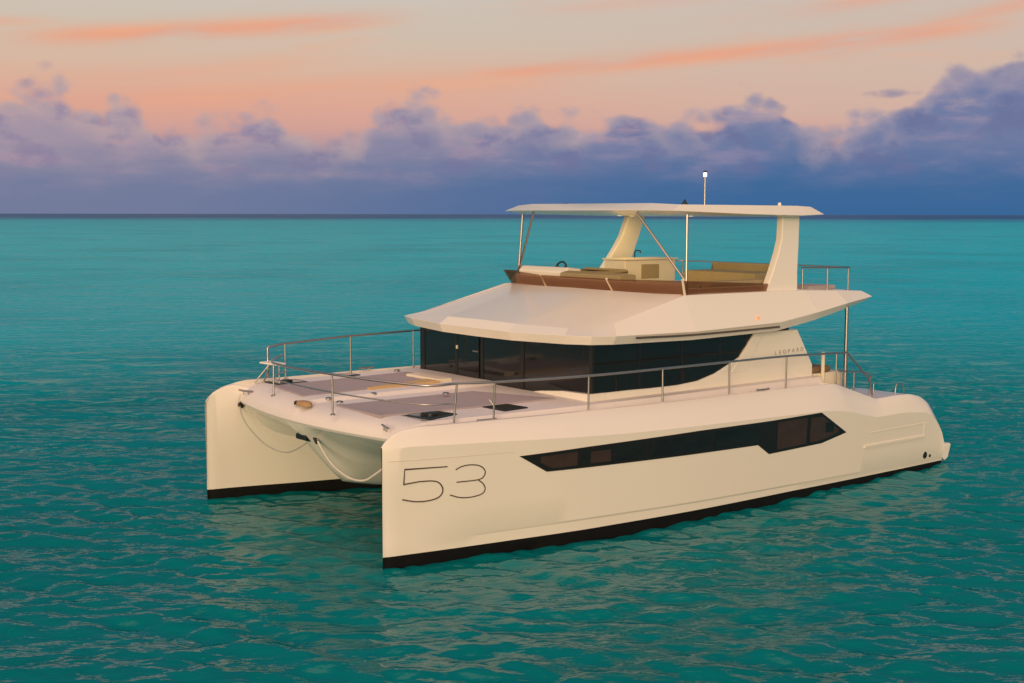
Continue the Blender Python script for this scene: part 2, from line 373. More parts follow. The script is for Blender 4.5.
    hgt = q.m('ADD', q.m('MULTIPLY', q.m('MULTIPLY', w0, q.ss(dd, 40.0, 120.0)), 4.5), q.m('ADD', q.m('MULTIPLY', q.m('MULTIPLY', w1, q.ss(dd, 12.0, 32.0)), 0.85), q.m('MULTIPLY', w2, 0.055)))
    bp = q.n('ShaderNodeBump'); bp.inputs['Strength'].default_value = 1.0; bp.inputs['Distance'].default_value = 1.0
    t.links.new(hgt, bp.inputs['Height'])
    t.nodes.remove(p)
    df = q.n('ShaderNodeBsdfDiffuse'); gl = q.n('ShaderNodeBsdfGlossy'); fr = q.n('ShaderNodeFresnel'); ms = q.n('ShaderNodeMixShader')
    t.links.new(mixd, df.inputs['Color'])
    rg = q.n('ShaderNodeMapRange'); q.put(rg.inputs[0], lf); rg.inputs[1].default_value = L(20); rg.inputs[2].default_value = L(400); rg.inputs[3].default_value = 0.05; rg.inputs[4].default_value = 0.2
    t.links.new(rg.outputs[0], gl.inputs['Roughness']); fr.inputs['IOR'].default_value = 1.36
    for x_ in (gl, fr): t.links.new(bp.outputs[0], x_.inputs['Normal'])
    # wave slopes keep the open sea from ever turning into a full mirror
    cl = q.n('ShaderNodeMapRange'); q.put(cl.inputs[0], lf); cl.inputs[1].default_value = L(25); cl.inputs[2].default_value = L(90); cl.inputs[3].default_value = 0.22; cl.inputs[4].default_value = 0.32
    t.links.new(q.m('MINIMUM', fr.outputs[0], cl.outputs[0]), ms.inputs[0]); t.links.new(df.outputs[0], ms.inputs[1]); t.links.new(gl.outputs[0], ms.inputs[2])
    t.links.new(ms.outputs[0], [n_ for n_ in t.nodes if n_.type == 'OUTPUT_MATERIAL'][0].inputs['Surface'])
    me.materials.append(m)
    o = bpy.data.objects.new('sea', me); C.objects.link(o); o['kind'] = 'structure'
    return o
sea()

# ------------------------------------------------------------------ the catamaran (x forward, y to port, z up, waterline z = 0)
yacht = bpy.data.objects.new('catamaran_yacht', None); C.objects.link(yacht); yacht.location = (8, 0, 0); yacht.empty_display_size = 2
label(yacht, 'white power catamaran with flybridge and number 53 on its bow, lying on turquoise sea', 'catamaran')

fWL = pchip([0, 2, 5.8, 9, 11.6, 13.7, 14.9, 15.5, 15.80, 15.92], [3.75, 3.87, 4.05, 4.12, 4.02, 3.77, 3.60, 3.50, 3.455, 3.42])
fYK = pchip([0, 2, 5.8, 9, 12, 14, 15, 15.5, 15.8, 15.95], [3.84, 3.96, 4.13, 4.18, 4.07, 3.83, 3.67, 3.57, 3.50, 3.44])
fIN = pchip([0, 8, 10, 12.3, 13.1, 14, 14.85, 15.5, 15.80, 15.92], [2.2, 2.2, 2.28, 2.52, 2.72, 2.93, 3.17, 3.33, 3.385, 3.42])
fZS = plin([0.2, .36, .55, .8, 1.1, 1.5, 2.0, 2.85, 4.2, 5, 10, 14, 15.2, 15.55, 15.75, 15.88, 15.95], [.46, .95, 1.28, 1.55, 1.70, 1.79, 1.81, 1.80, 2.245, 2.27, 2.31, 2.34, 2.36, 2.33, 2.26, 2.17, 2.08])
fIS = pchip([0, 2.6, 4.2, 8, 12, 14, 15, 15.5, 15.8, 15.95], [0.16, 0.22, 0.42, 0.45, 0.42, 0.32, 0.22, 0.16, 0.07, 0.02])   # inset of the sheer from the side
fZC = plin([0.2, .36, .55, .8, 1.1, 2, 3.2, 4.3, 5, 8, 11, 14, 15.5, 15.95], [.40, .78, 1.02, 1.22, 1.34, 1.43, 1.44, 1.68, 1.77, 1.84, 1.90, 2.02, 2.07, 2.02])
fBT = lambda x: float(np.interp(x, [0, 2, 6, 11, 16], [.07, .095, .15, .185, .20]))
def yside(x, z):
    """outer face of the port hull"""
    w, k = fWL(x), fYK(x); zc = fZC(x); t = min(max((z - 0.42) / max(zc - 0.42, .05), 0), 1)
    return w + 0.03 + (k - w - 0.03) * t
NST = [15.95, 15.93, 15.90, 15.85, 15.78, 15.7, 15.6, 15.5, 15.35, 15.2, 15.0, 14.7] + list(np.arange(14.4, 4.5, -0.3)) + list(np.arange(4.4, 0.9, -0.13)) + [.8, .7, .6, .5, .42, .36, .3, .25, .2]
def hull(sg):
    dz = 0.10 if sg < 0 else 0.0
    secs = []
    for x in NST:
        w, k, yi, zs, zc, ins = fWL(x), fYK(x), fIN(x), fZS(x), fZC(x), fIS(x)
        if sg < 0 and x > 3: zs += dz * min(1, (15.9 - x) / 0.9) if x > 15 else dz * min(1, (x - 3) / 1.5)
        zs = max(zs, 0.44); zc = min(zc, zs - 0.02)
        ch = min(1.0, max(0.0, (15.9 - x) / 1.5)) * .03
        bt = fBT(x); zch = min(bt + .09 + .13 * min(1, x / 12), zc - .01); zch0 = zch - .04
        pts = [(w + .005, bt), (w + .01, zch0), (w + ch, zch)]
        for t in (.33, .66, 1.0): pts.append((w + ch + (k - w - ch) * t, zch + (zc - zch) * t))
        # rounded shoulder from the side up to the sheer
        for t in (0.06, 0.5, 0.94): pts.append((k - ins * t * (1.0 if t != .5 else .93), zc + (zs - zc) * (t if t != .5 else .56)))
        pts.append((k - ins - .02, zs)); 
        lipw = min(.07, (k - ins - yi) * .25); pts.append((k - ins - .02 - max(lipw, 0.004), zs))
        cap = min(1, max(0, (15.35 - x) / 0.35)); drop = 0.13 * cap if x > 4.3 else 0.0
        ytop = yi - 0.02
        pts.append((k - ins - .03 - max(lipw, 0.004), zs - drop - .004)); 
        rr = min(.12, max(0.002, (k - yi) * .2))
        pts.append((yi + rr, zs - drop - .006)); pts.append((yi + rr * .3, zs - drop - rr * .3)); pts.append((yi, zs - drop - rr))
        pts.append((yi, 1.0 if zs > 1.2 else zs * .6)); pts.append((yi, bt))
        secs.append([(x, sg * y, z) for y, z in pts])
    n = len(secs[0]); v = [p for s in secs for p in s]
    f = [(i * n + j, (i + 1) * n + j, (i + 1) * n + j + 1, i * n + j + 1) for i in range(len(secs) - 1) for j in range(n - 1)]
    f += [tuple(range((len(secs) - 1) * n, len(secs) * n)), tuple(range(n - 1, -1, -1))]
    h = mesh('hull', v, f, M['gel'], yacht, smooth=24)
    secs = []
    for x in NST:
        w, yi = fWL(x), fIN(x); bt = fBT(x)
        pts = [(yi, bt), (yi + .01, -.1), ((w + yi) / 2, -.6), (w - .03, -.1), (w + .005, bt)]
        secs.append([(x, sg * y, z) for y, z in pts])
    n = 5; v = [p for s in secs for p in s]
    f = [(i * n + j, (i + 1) * n + j, (i + 1) * n + j + 1, i * n + j + 1) for i in range(len(secs) - 1) for j in range(n - 1)]
    f += [tuple(range((len(secs) - 1) * n, len(secs) * n)), tuple(range(n - 1, -1, -1))]
    mesh('boot_stripe', v, f, M['boot'], h, smooth=40)
    # swim step
    mb = MB(); y0, y1 = 2.35, 3.80
    mb.prism([(.30, .21), (.30, .43), (-.06, .47), (-.13, .44), (-.02, .12), (.1, .06)], 'y', sg * y0, sg * y1)
    mb.build('swim_step', M['gel'], h, bevel=.02)
    # hull window: black glass following the side, with panes set in it
    def panel(zlo, zhi, x0, x1, off, name, m, par, nz=3, step=.12, th=.02):
        xs = sorted(set([x0, x1] + [p for p in zlo[0] + zhi[0] if x0 < p < x1] + list(np.arange(x0, x1, step))))
        fr, bk = [], []
        for x in xs:
            a, c = np.interp(x, zlo[0], zlo[1]), np.interp(x, zhi[0], zhi[1])
            for j in range(nz):
                z = a + (c - a) * j / (nz - 1); y = yside(x, z)
                fr.append((x, sg * (y + off), z)); bk.append((x, sg * (y + off - th), z))
        nx = len(xs); N = nx * nz; f = []
        for i in range(nx - 1):
            for j in range(nz - 1):
                q = (i * nz + j, (i + 1) * nz + j, (i + 1) * nz + j + 1, i * nz + j + 1); f.append(q); f.append(tuple(k + N for k in q[::-1]))
        ring = [i * nz for i in range(nx)] + [(nx - 1) * nz + j for j in range(1, nz)] + [i * nz + nz - 1 for i in range(nx - 2, -1, -1)] + [j for j in range(nz - 2, 0, -1)]
        for a, c in zip(ring, ring[1:] + ring[:1]): f.append((a, c, c + N, a + N))
        return mesh(name, fr + bk, f, m, par, smooth=30)
    lo_ = ([4.32, 5.2, 6.97, 7.33, 12.81, 13.38], [1.22, 1.08, 1.05, 1.28, 1.375, 1.71])
    hi_ = ([4.32, 5.26, 6.93, 9.05, 11.9, 13.38], [1.225, 1.755, 1.745, 1.765, 1.745, 1.715])
    win = panel(lo_, hi_, 4.32, 13.38, .008, 'hull_window', M['frame'], h)
    for a, c, e in [(12.15, 12.95, 'pane'), (10.5, 12.05, 'pane'), (8.75, 10.4, 'pane'), (7.35, 8.65, 'pane'), (5.75, 6.72, 'pane'), (4.62, 5.62, 'pane')]:
        lz = ([a, c], [np.interp(a, *lo_) + .06, np.interp(c, *lo_) + .06])
        if a > 12: lz = ([a, 12.72, c], [np.interp(a, *lo_) + .06, 1.43, 1.56])
        if a < 5: lz = ([a, 5.2, c], [1.26, 1.15, 1.14])
        hz = ([a, c], [np.interp(a, *hi_) - .06, np.interp(c, *hi_) - .06])
        if a < 5: hz = ([a, 5.2, c], [1.32, 1.66, 1.68])
        panel(lz, hz, a, c, .013, e, M['pane'] if a < 7 or a > 12 else M['glass'], win, th=.012)
    panel(([11.38, 11.85], [1.42, 1.43]), ([11.38, 11.85], [1.645, 1.65]), 11.38, 11.85, .0165, 'pane', M['pane'], win, th=.008)
    panel(([4.80, 5.10], [1.30, 1.30]), ([4.80, 5.10], [1.50, 1.52]), 4.80, 5.10, .0165, 'pane', M['glass'], win, th=.008)
    # recessed boarding panel near the stern
    panel(([1.12, 3.60], [.74, .78]), ([1.12, 3.60], [.80, .835]), 1.12, 3.60, .035, 'rub_strip', M['gel'], h, nz=3, th=.06)
    panel(([1.05, 1.16], [.80, .80]), ([1.05, 1.16], [1.10, 1.08]), 1.05, 1.16, .012, 'rub_strip', M['gel'], h, nz=3, th=.03)
    panel(([1.16, 3.40], [1.075, 1.10]), ([1.16, 3.40], [1.10, 1.115]), 1.16, 3.40, .012, 'rub_strip', M['gel'], h, nz=3, th=.03)
    # moulding seam that runs from the bow to the window
    panel(([13.5, 15.86], [1.795, 1.835]), ([13.5, 15.86], [1.807, 1.847]), 13.5, 15.86, .003, 'seam', M['seam'], h, nz=2, th=.01)
    # exhaust outlets
    for (x, z, r) in ((1.02, .30, .085), (.80, .26, .04)):
        mb = MB(); y = yside(x, z); mb.tube([(x, sg * (y - .08), z), (x, sg * (y + .012), z)], r, 16); mb.build('exhaust_outlet', M['black'], h, smooth=40)
    # the number on the bow
    for pts in ([(14.80, 1.665), (15.58, 1.685), (15.595, 1.43), (15.32, 1.452), (15.08, 1.442), (14.95, 1.395), (14.88, 1.29), (14.90, 1.19), (15.0, 1.125), (15.2, 1.10), (15.4, 1.115), (15.62, 1.17)],
                [(14.64, 1.595), (14.53, 1.64), (14.36, 1.655), (14.18, 1.62), (14.075, 1.53), (14.085, 1.435), (14.2, 1.375), (14.62, 1.372)],
                [(14.2, 1.37), (14.10, 1.29), (14.06, 1.19), (14.13, 1.11), (14.34, 1.078), (14.55, 1.095), (14.74, 1.16)]):
        # smooth only the curved run
        V = [Vector((x, 0, z)) for x, z in pts]
        path = (V[:3] + spline(V[3:], 6)) if len(pts) == 12 else spline(V, 6)
        path = [path[0]] + [p for a, p in zip(path, path[1:]) if (p - a).length > 1e-4]
        n = len(path); L_, R_ = [], []
        for i, p in enumerate(path):
            tg = (path[min(i + 1, n - 1)] - path[max(i - 1, 0)]).normalized(); nn = Vector((-tg.z, 0, tg.x)) * .0105
            if 0 < i < n - 1:
                a1 = (p - path[i - 1]).normalized(); a2 = (path[i + 1] - p).normalized(); cs = max(.5, math.sqrt(max(.01, (1 + a1.dot(a2)) / 2))); nn = nn / cs
            for S, k in ((L_, 1), (R_, -1)):
                qv = p + nn * k; S.append(qv)
        v = []; f = []
        for off in (.004, -.004):
            for A in (L_, R_):
                v += [(q_.x, sg * (yside(q_.x, q_.z) + off), q_.z) for q_ in A]
        for i in range(n - 1):
            f += [(i, i + 1, n + i + 1, n + i), (2 * n + i, 3 * n + i, 3 * n + i + 1, 2 * n + i + 1), (i, 2 * n + i, 2 * n + i + 1, i + 1), (n + i, n + i + 1, 3 * n + i + 1, 3 * n + i)]
        f += [(0, n, 3 * n, 2 * n), (n - 1, 3 * n - 1, 4 * n - 1, 2 * n - 1)]
        mesh('bow_number', v, f, M['ink'], h)
    return h
HP = hull(1); HS = hull(-1)

# foredeck and side decks: one moulding from lip to lip, with the sunken walkway between the pads
def xfront(y): return 15.72 - 0.044 * y * y
def zlip(x, y):
    z = fZS(max(x, 3.0)); return z + (0.10 * min(1, (15.9 - x) / .9) if y < 0 and x > 4 else 0)
def deck():
    xs = sorted(set([4.2 + .2 * i for i in range(56)] + [15.4]), reverse=True); NV = 85
    s_front = [0, .03, .08, .15, .24, .34, .46, .6, .8]
    rows = []
    def edge(x): return fYK(x) - fIS(x) - .085
    def zc(x, y, e):
        a = abs(y); base = 2.36 + 0.02 * math.cos(min(1, a / 3.2) * math.pi / 2)
        if y < 0: base += .07
        zl = zlip(x, y) - .055
        d = e - a                              # distance in from the lip
        if d < .02: return zl
        if d < .24: return zl - .02
        t = min(1, (d - .24) / .09); t = t * t * (3 - 2 * t)
        return zl - .02 + (base - zl + .02) * t
    ys = sorted(set([round(v, 4) for v in np.linspace(-1, 1, NV)]))
    v = []; rowsn = []
    xl = [None] * len(s_front) + [x for x in xs if x < 14.85]
    for ri, x in enumerate(xl):
        row = []
        for t in ys:
            # dense sampling near the edges
            if x is None:
                s = s_front[ri]
                yy = t * 3.22; xf = xfront(yy) ; xx = xf - s * (1 if abs(yy) < 3 else 1)
                e = edge(min(xx, 15.4)); yy = t * e if s > .2 else t * (e * min(1, s / .2) + 3.2 * (1 - min(1, s / .2)))
                xx = xfront(yy) - s
                zz = zc(xx, yy, edge(xx)); k = min(1, s / .62); k = math.sqrt(max(0, 1 - (1 - k) ** 2))
                zz = 2.07 + (max(zz, 2.1) - 2.07) * k
            else:
                e = edge(x); xx = x; yy = t * e
                # pull samples onto the gutter breaks
                zz = zc(xx, yy, e)
            row.append((xx, yy, zz))
        v += row
    n = len(ys); nr = len(xl)
    f = [(i * n + j, (i + 1) * n + j, (i + 1) * n + j + 1, i * n + j + 1) for i in range(nr - 1) for j in range(n - 1)]
    # skirt under the front edge so the crossbeam has depth
    k = len(v); v += [(p[0] - .03, p[1], p[2] - .05) for p in v[:n]]
    f += [(j, j + 1, k + j + 1, k + j) for j in range(n - 1)]
    return mesh('foredeck', v, f, M['deck'], yacht, smooth=35)
DECK = deck()
# bridge deck underside with the central nacelle
def under():
    ss_ = [0, .05, .12, .2, .35, .5, .75, 1, 1.3, 1.7, 2.2, 3, 4, 6, 8, 10.5]; NV = 49; v = []
    for s in ss_:
        for j in range(NV):
            t = -1 + 2 * j / (NV - 1)
            x = xfront(t * 3.2) - .03 - s; yi = fIN(min(x, 15.3)) + .05; y = t * yi; x = xfront(y) - .03 - s
            base = 2.02 - .55 * (1 - math.exp(-s / .9)) - .25 * min(1, s / 3)
            nac = min(s * .75 + .06 * min(1, s / .05), .78) * math.exp(-(abs(y) / (.38 + .24 * min(s, 2.5))) ** 1.6)
            d = max(0, yi - abs(y)); fil = .35 * math.exp(-(d / .28) ** 1.3) * min(1, s / .6)
            v.append((x, y, base - nac - fil))
    f = [(i * NV + j, i * NV + j + 1, (i + 1) * NV + j + 1, (i + 1) * NV + j) for i in range(len(ss_) - 1) for j in range(NV - 1)]
    return mesh('bridge_deck', v, f, M['gel'], yacht, smooth=50)
UND = under()
mb = MB(); mb.box(2.0, 5.2, -2.3, 2.3, .95, 1.7); mb.build('aft_bridge_deck', M['gel'], yacht, bevel=.04)
mb = MB(); mb.box(2.2, 5.3, -3.2, 3.2, 1.705, 1.80); mb.build('cockpit_sole', M['teak'], yacht, bevel=.01)

# lounge pads on the foredeck
def slab(name, corners, z0, z1, m, par, bev=.025):
    mb = MB(); mb.prism(corners, 'z', z0, z1); return mb.build(name, m, par, bevel=bev, segs=3)
slab('lounge_pad', [(15.16, .55), (15.18, 2.15), (13.2, 2.32), (11.25, 2.38), (11.95, .55)], 2.30, 2.40, M['pad'], yacht)
slab('lounge_pad', [(15.02, -2.2), (15.26, -.50), (12.0, -.62), (11.5, -1.5), (11.5, -2.5)], 2.30, 2.470, M['pad'], yacht)
# raised tan coaming beside the walkway and the step in front of the door
mb = MB(); mb.prism([(13.75, -.52), (13.75, -.60), (12.0, -1.0), (12.0, -.52)], 'z', 2.30, 2.50); mb.build('bench_cushion', M['tan'], yacht, bevel=.02)
mb = MB(); mb.box(11.60, 11.98, -1.85, -.62, 2.30, 2.52); mb.build('door_step', M['cream'], yacht, bevel=.03)
# hatches
def hatch(c, ux, uy, z, vent=True):
    u = Vector((*ux, 0)); w = Vector((*uy, 0)); cc = Vector((*c, z))
    fr = MB(); q = [cc + u * a + w * d for a, d in ((-1, -1), (1, -1), (1, 1), (-1, 1))]
    fr.prism([(p.x, p.y) for p in q], 'z', z - .06, z + .012); h = fr.build('deck_hatch', M['black'], yacht, bevel=.01)
    gl = MB(); q = [cc + (u * a + w * d) * .84 for a, d in ((-1, -1), (1, -1), (1, 1), (-1, 1))]
    gl.prism([(p.x, p.y) for p in q], 'z', z - .01, z + .016); gl.build('pane', M['glass'], h, bevel=.006)
    if not vent: return h
    kn = MB(); kn.lathe(cc + Vector((0, 0, .028)), [(.13, -.012), (.13, .012), (.10, .022), (0.02, .024)], 18); kn.build('vent', M['black'], h, smooth=35)
    return h
hatch((14.33, 2.52), (.38, .12), (-.05, .34), 2.372); hatch((12.71, 2.62), (.30, .03), (-.02, .32), 2.375, False)
hatch((14.45, -2.66), (.36, .0), (0, .30), 2.448); hatch((12.80, -2.98), (.22, .0), (0, .24), 2.446, False)
# windlass cover
mb = MB(); n = 24; prof = [(.19, -.02), (.18, .035), (.15, .055), (.08, .062), (.01, .063)]
v = []; 
for r, z in prof: v += [(15.50 + r * .62 * math.cos(6.2832 * k / n), -.02 + r * 1.25 * math.sin(6.2832 * k / n), 2.375 + z) for k in range(n)]
f = [(i * n + k, i * n + (k + 1) % n, (i + 1) * n + (k + 1) % n, (i + 1) * n + k) for i in range(len(prof) - 1) for k in range(n)] + [tuple(range((len(prof) - 1) * n, len(prof) * n))]
WL = mesh('windlass_cover', v, f, M['teak_light'], yacht, smooth=60)
mb = MB(); mb.lathe((15.55, -.21, 2.355), [(.06, 0), (.06, .05), (.04, .07), (.01, .07)], 14); mb.build('windlass_drum', M['black'], WL, smooth=40)
# cleats
def cleat(c, d, s=1.0):
    c = Vector(c); d = Vector(d).normalized(); mb = MB()
    for k in (-.07, .07): mb.tube([c + d * k, c + d * k + Vector((0, 0, .07))], .016 * s, 8)
    mb.tube([c - d * .2 + Vector((0, 0, .085)), c - d * .1 + Vector((0, 0, .078)), c + d * .1 + Vector((0, 0, .078)), c + d * .2 + Vector((0, 0, .085))], .02 * s, 8)
    mb.build('cleat', M['steel'], yacht, smooth=60)
cleat((15.45, 2.75, 2.22), (.3, 1, 0)); cleat((13.75, 3.42, 2.26), (1, -.1, 0)); cleat((6.6, 3.62, 2.23), (1, 0, 0)); cleat((15.35, -2.75, 2.24), (-.3, 1, 0)); cleat((12.0, -3.45, 2.42), (1, 0, 0))
# small deck fittings
for x, y, z in ((14.95, -.05, 2.425), (13.9, -.1, 2.425), (15.0, .45, 2.42), (11.55, -2.85, 2.45), (12.85, .9, 2.45)):
    mb = MB(); mb.lathe((x, y, z), [(.07, 0), (.07, .02), (.04, .035), (.01, .036)], 12); mb.build('deck_fitting', M['steel'], yacht, smooth=40)
# anchor
mb = MB(); mb.tube([(15.25, .02, 1.80), (15.44, .22, 1.80), (15.48, .42, 1.70)], .042, 10)
AN = mb.build('anchor', M['black'], yacht, smooth=40)
mb = MB(); mb.prism([(15.2, 1.60), (15.58, 1.70), (15.58, 1.80), (15.25, 1.88)], 'y', -.24, .14); mb.build('recess_dark', M['frame'], AN, bevel=.02)  # black block stands in for the shade inside the anchor recess
for s in (1, -1):
    mb = MB(); x = 15.22; y = s * (fIN(x) - .0); mb.tube([(x, y + s * .04, 1.96), (x, y - s * .05, 1.96)], .065, 14); mb.build('fairlead', M['black'], yacht, smooth=40)

# ------------------------------------------------------------------ saloon
WB, WT = 2.34, 3.60
def saloon():
    # moulded lower house with the rising curve behind the side glass
    for sg in (1, -1):
        prof = [(10.80, 2.50), (9.9, 2.50), (9.25, 2.49), (8.5, 2.49), (7.9, 2.53), (7.4, 2.64), (7.0, 2.79), (6.58, 2.96), (6.36, 3.18), (6.14, 3.44), (4.72, 3.44), (4.18, 2.62), (4.15, 1.8), (10.80, 1.9)]
        mb = MB(); mb.prism(prof, 'y', sg * 2.80, sg * 2.985); h = mb.build('house_side', M['gel'], yacht, bevel=.035, segs=3)
        if sg > 0: globals()['HOUSE'] = h
        g = MB(); g.prism([(10.78, 2.40), (6.4, 2.40), (5.0, 2.6), (5.0, WT), (10.78, WT)], 'y', sg * 2.88, sg * 2.945); G = g.build('side_window', M['glass'], yacht, bevel=.01)
        for x in (9.55, 8.35, 7.2, 6.4):
            q = MB(); q.box(x - .035, x + .035, sg * 2.93, sg * 2.951, 2.42, WT - .01); q.build('mullion', M['frame'], G)
        # slanted return in front of the lettered panel
        q = MB(); q.prism([(6.16, 3.43), (5.86, 3.43), (6.45, 2.62), (6.92, 2.62)], 'y', sg * 2.90, sg * 3.0); q.build('house_pillar', M['gel'], yacht, bevel=.02)
    # front: three bays and a door, slightly bowed
    pts = [(10.80, -2.94), (10.86, -1.5), (10.90, -.5), (10.92, .91), (10.80, 2.94)]
    mb = MB(); mb.prism([(10.6, -2.94)] + pts + [(10.6, 2.94)], 'z', WB - .2, WT); FW = mb.build('front_window', M['glass'], yacht, bevel=.012)
    for x, y, w in ((10.862, -1.5, .05), (10.902, -.5, .05), (10.922, .91, .05), (10.81, -2.9, .09), (10.81, 2.9, .05)):
        q = MB(); q.box(x - .02, x + .008, y - w, y + w, WB - .1, WT - .01); q.build('mullion', M['frame'], FW)
    dp = MB(); dp.prism([(10.89, -1.38), (10.925, -.6), (10.90, -.6), (10.86, -1.38)], 'z', WB, 3.4); D = dp.build('door', M['glass'], yacht, bevel=.005)
    q = MB(); q.box(10.905, 10.945, -.80, -.62, 3.02, 3.05); q.build('handle', M['steel'], D, bevel=.006)
    q = MB(); q.box(10.875, 10.915, -1.455, -1.415, 3.03, 3.11); q.build('light_spot', M['lamp'] if False else M['cream'], D, bevel=.006)  # cream block stands in for a small warm light on the door
    mb = MB(); mb.prism([(1.0, 2.34), (1.5, 2.42), (2.2, 2.49), (2.992, 2.505), (2.992, 2.2), (1.0, 2.2)], 'x', 10.5, 10.935); mb.build('house_sill', M['gel'], yacht, bevel=.02)
    mb = MB(); mb.box(10.2, 10.85, -2.9, 2.9, 1.9, 2.30); mb.build('house_base', M['gel'], yacht, bevel=.02)
    mb = MB(); mb.box(4.80, 4.95, -2.8, 2.8, 1.8, WT); mb.build('aft_bulkhead', M['glass'], yacht, bevel=.01)
saloon()
def text(name, body, size, loc, rot, m, par, ext=.003, spacing=1.0, sx=1.0):
    cu = bpy.data.curves.new(name, 'FONT'); cu.body = body; cu.size = size; cu.extrude = ext; cu.align_x = 'CENTER'; cu.align_y = 'CENTER'; cu.space_character = spacing
    o = bpy.data.objects.new(name, cu); C.objects.link(o); bpy.context.view_layer.update()
    me = bpy.data.meshes.new_from_object(o.evaluated_get(bpy.context.evaluated_depsgraph_get())); bpy.data.objects.remove(o); bpy.data.curves.remove(cu)
    from mathutils import Euler
    mt = Matrix.Translation(loc) @ Euler(rot).to_matrix().to_4x4() @ Matrix.Diagonal((sx, 1, 1, 1)); me.transform(mt); me.update()
    return link_mesh(name, me, par, m)
for i_, ch in enumerate('LEOPARD'):
    text('letter', ch, .125, (5.46 - .148 * i_, 2.989, 2.95 + .006 * i_), (R(90), 0, R(180)), M['greyink'], HOUSE, ext=.002, sx=1.1)

# ------------------------------------------------------------------ coachroof / flybridge deck
def roof():
    L0 = [(11.42, 0, 3.44), (11.44, 1.2, 3.45), (11.22, 2.6, 3.47), (11.03, 3.14, 3.485), (10.64, 3.34, 3.485), (8.4, 3.27, 3.44), (5.8, 3.27, 3.48), (4.5, 3.25, 3.65), (3.4, 3.2, 3.84), (2.40, 3.06, 4.00), (2.25, 0, 4.00)]
    L1 = [(11.5, 0, 3.63), (11.53, 1.2, 3.63), (11.29, 2.66, 3.65), (11.09, 3.24, 3.66), (10.66, 3.46, 3.66), (8.4, 3.40, 3.62), (5.8, 3.40, 3.68), (4.5, 3.38, 3.84), (3.4, 3.32, 3.99), (2.24, 3.12, 4.09), (2.08, 0, 4.09)]
    L2 = [(11.3, 0, 3.79), (11.3, 1.2, 3.78), (10.98, 2.42, 3.755), (10.74, 2.86, 3.775), (10.3, 3.0, 3.86), (8.35, 2.98, 4.33), (5.8, 2.98, 4.32), (4.5, 2.98, 4.30), (3.4, 2.98, 4.26), (2.42, 2.95, 4.215), (2.28, 0, 4.22)]
    L3 = [(8.75, 0, 4.37), (8.75, 1.2, 4.36), (8.5, 2.3, 4.335), (8.25, 2.78, 4.34), (8.05, 2.86, 4.343), (7.6, 2.88, 4.345), (5.8, 2.88, 4.33), (4.5, 2.88, 4.31), (3.4, 2.88, 4.27), (2.6, 2.88, 4.23), (2.45, 0, 4.235)]
    LB = [(x - (.25 if x > 10 else 0), y * .93, z + .02) for x, y, z in L0]
    def ring(h): return h + [(x, -y, z) for x, y, z in h[-2:0:-1]]
    rings = [ring(l) for l in (LB, L0, L1, L2, L3)]; n = len(rings[0]); v = [p for r in rings for p in r]; f = []
    for i in range(4):
        for k in range(n): f.append((i * n + k, i * n + (k + 1) % n, (i + 1) * n + (k + 1) % n, (i + 1) * n + k))
    # caps as strips from side to side
    h = 11
    for base in (0, 4 * n):
        for k in range(h - 1):
            a, c = k, k + 1; d, e = (n - k) % n, (n - k - 1)
            q = [base + a, base + c, base + e, base + d]; q = list(dict.fromkeys(q)); f.append(tuple(q))
    return mesh('coachroof', v, f, M['gel'], yacht, smooth=7, bevel=.075, segs=5)
ROOF = roof()
for s in (1, -1):
    mb = MB(); p = [(10.15, s * 3.475, 3.60), (8.4, s * 3.405, 3.56), (5.86, s * 3.41, 3.585)]
    mb.tube(spline(p, 6), .022, 8); mb.build('grab_rail', M['ink'], ROOF, smooth=50)
mb = MB(); mb.lathe((0, 0, 0), [(.036, 0), (.036, .02), (.02, .035), (.004, .04)], 14)
mb.v = [(6.45 + a, 3.315 + c, 3.80 + d) for (a, d, c) in mb.v]; mb.build('side_light', M['nav'], ROOF, smooth=50)
# smoked windscreen around the flybridge
def coaming():
    B = [(5.72, 2.86, 4.30), (8.20, 2.86, 4.33), (8.42, 1.25, 4.32), (8.42, -1.25, 4.32), (8.20, -2.86, 4.33), (5.72, -2.86, 4.30)]
    T = [(5.72, 2.93, 4.49), (8.34, 2.93, 4.63), (8.62, 1.28, 4.60), (8.62, -1.28, 4.60), (8.40, -2.93, 4.66), (5.72, -2.93, 4.49)]
    v = B + T; n = 6; f = [(i, i + 1, n + i + 1, n + i) for i in range(n - 1)]
    o = mesh('windscreen', v, f, M['acryl'], yacht, solid=.035, fixn=False)
    for a, w in (((8.20, 2.86), 0), ((8.42, .75), 0), ((8.42, -1.25), 1)):
        i = None
    def strip(p0, p1, w, name='windscreen_joint'):
        p0, p1 = Vector(p0), Vector(p1); mb = MB(); mb.tube([p0, p1], w, 6); mb.build(name, M['cream'], o)
    strip((8.21, 2.875, 4.30), (8.36, 2.945, 4.66), .028); strip((8.435, .95, 4.31), (8.645, .95, 4.61), .028); strip((8.435, -1.3, 4.31), (8.635, -1.3, 4.61), .022)
    # cream inner liner and cap that the screen is fixed to
    mb = MB(); zt = 4.57
    inner = [(8.05, 2.78), (8.28, 1.2), (8.28, -1.2), (8.05, -2.78)]; outer = [(8.17, 2.80), (8.38, 1.2), (8.38, -1.2), (8.17, -2.80)]
    poly = outer + inner[::-1]; mb.prism(poly, 'z', 4.26, 4.55); mb.build('coaming', M['cream'], yacht, bevel=.02)
    for s in (1, -1):
        mb = MB(); mb.box(5.5, 8.06, s * 2.70, s * 2.82, 4.26, 4.45); mb.build('coaming', M['cream'], yacht, bevel=.02)
coaming()
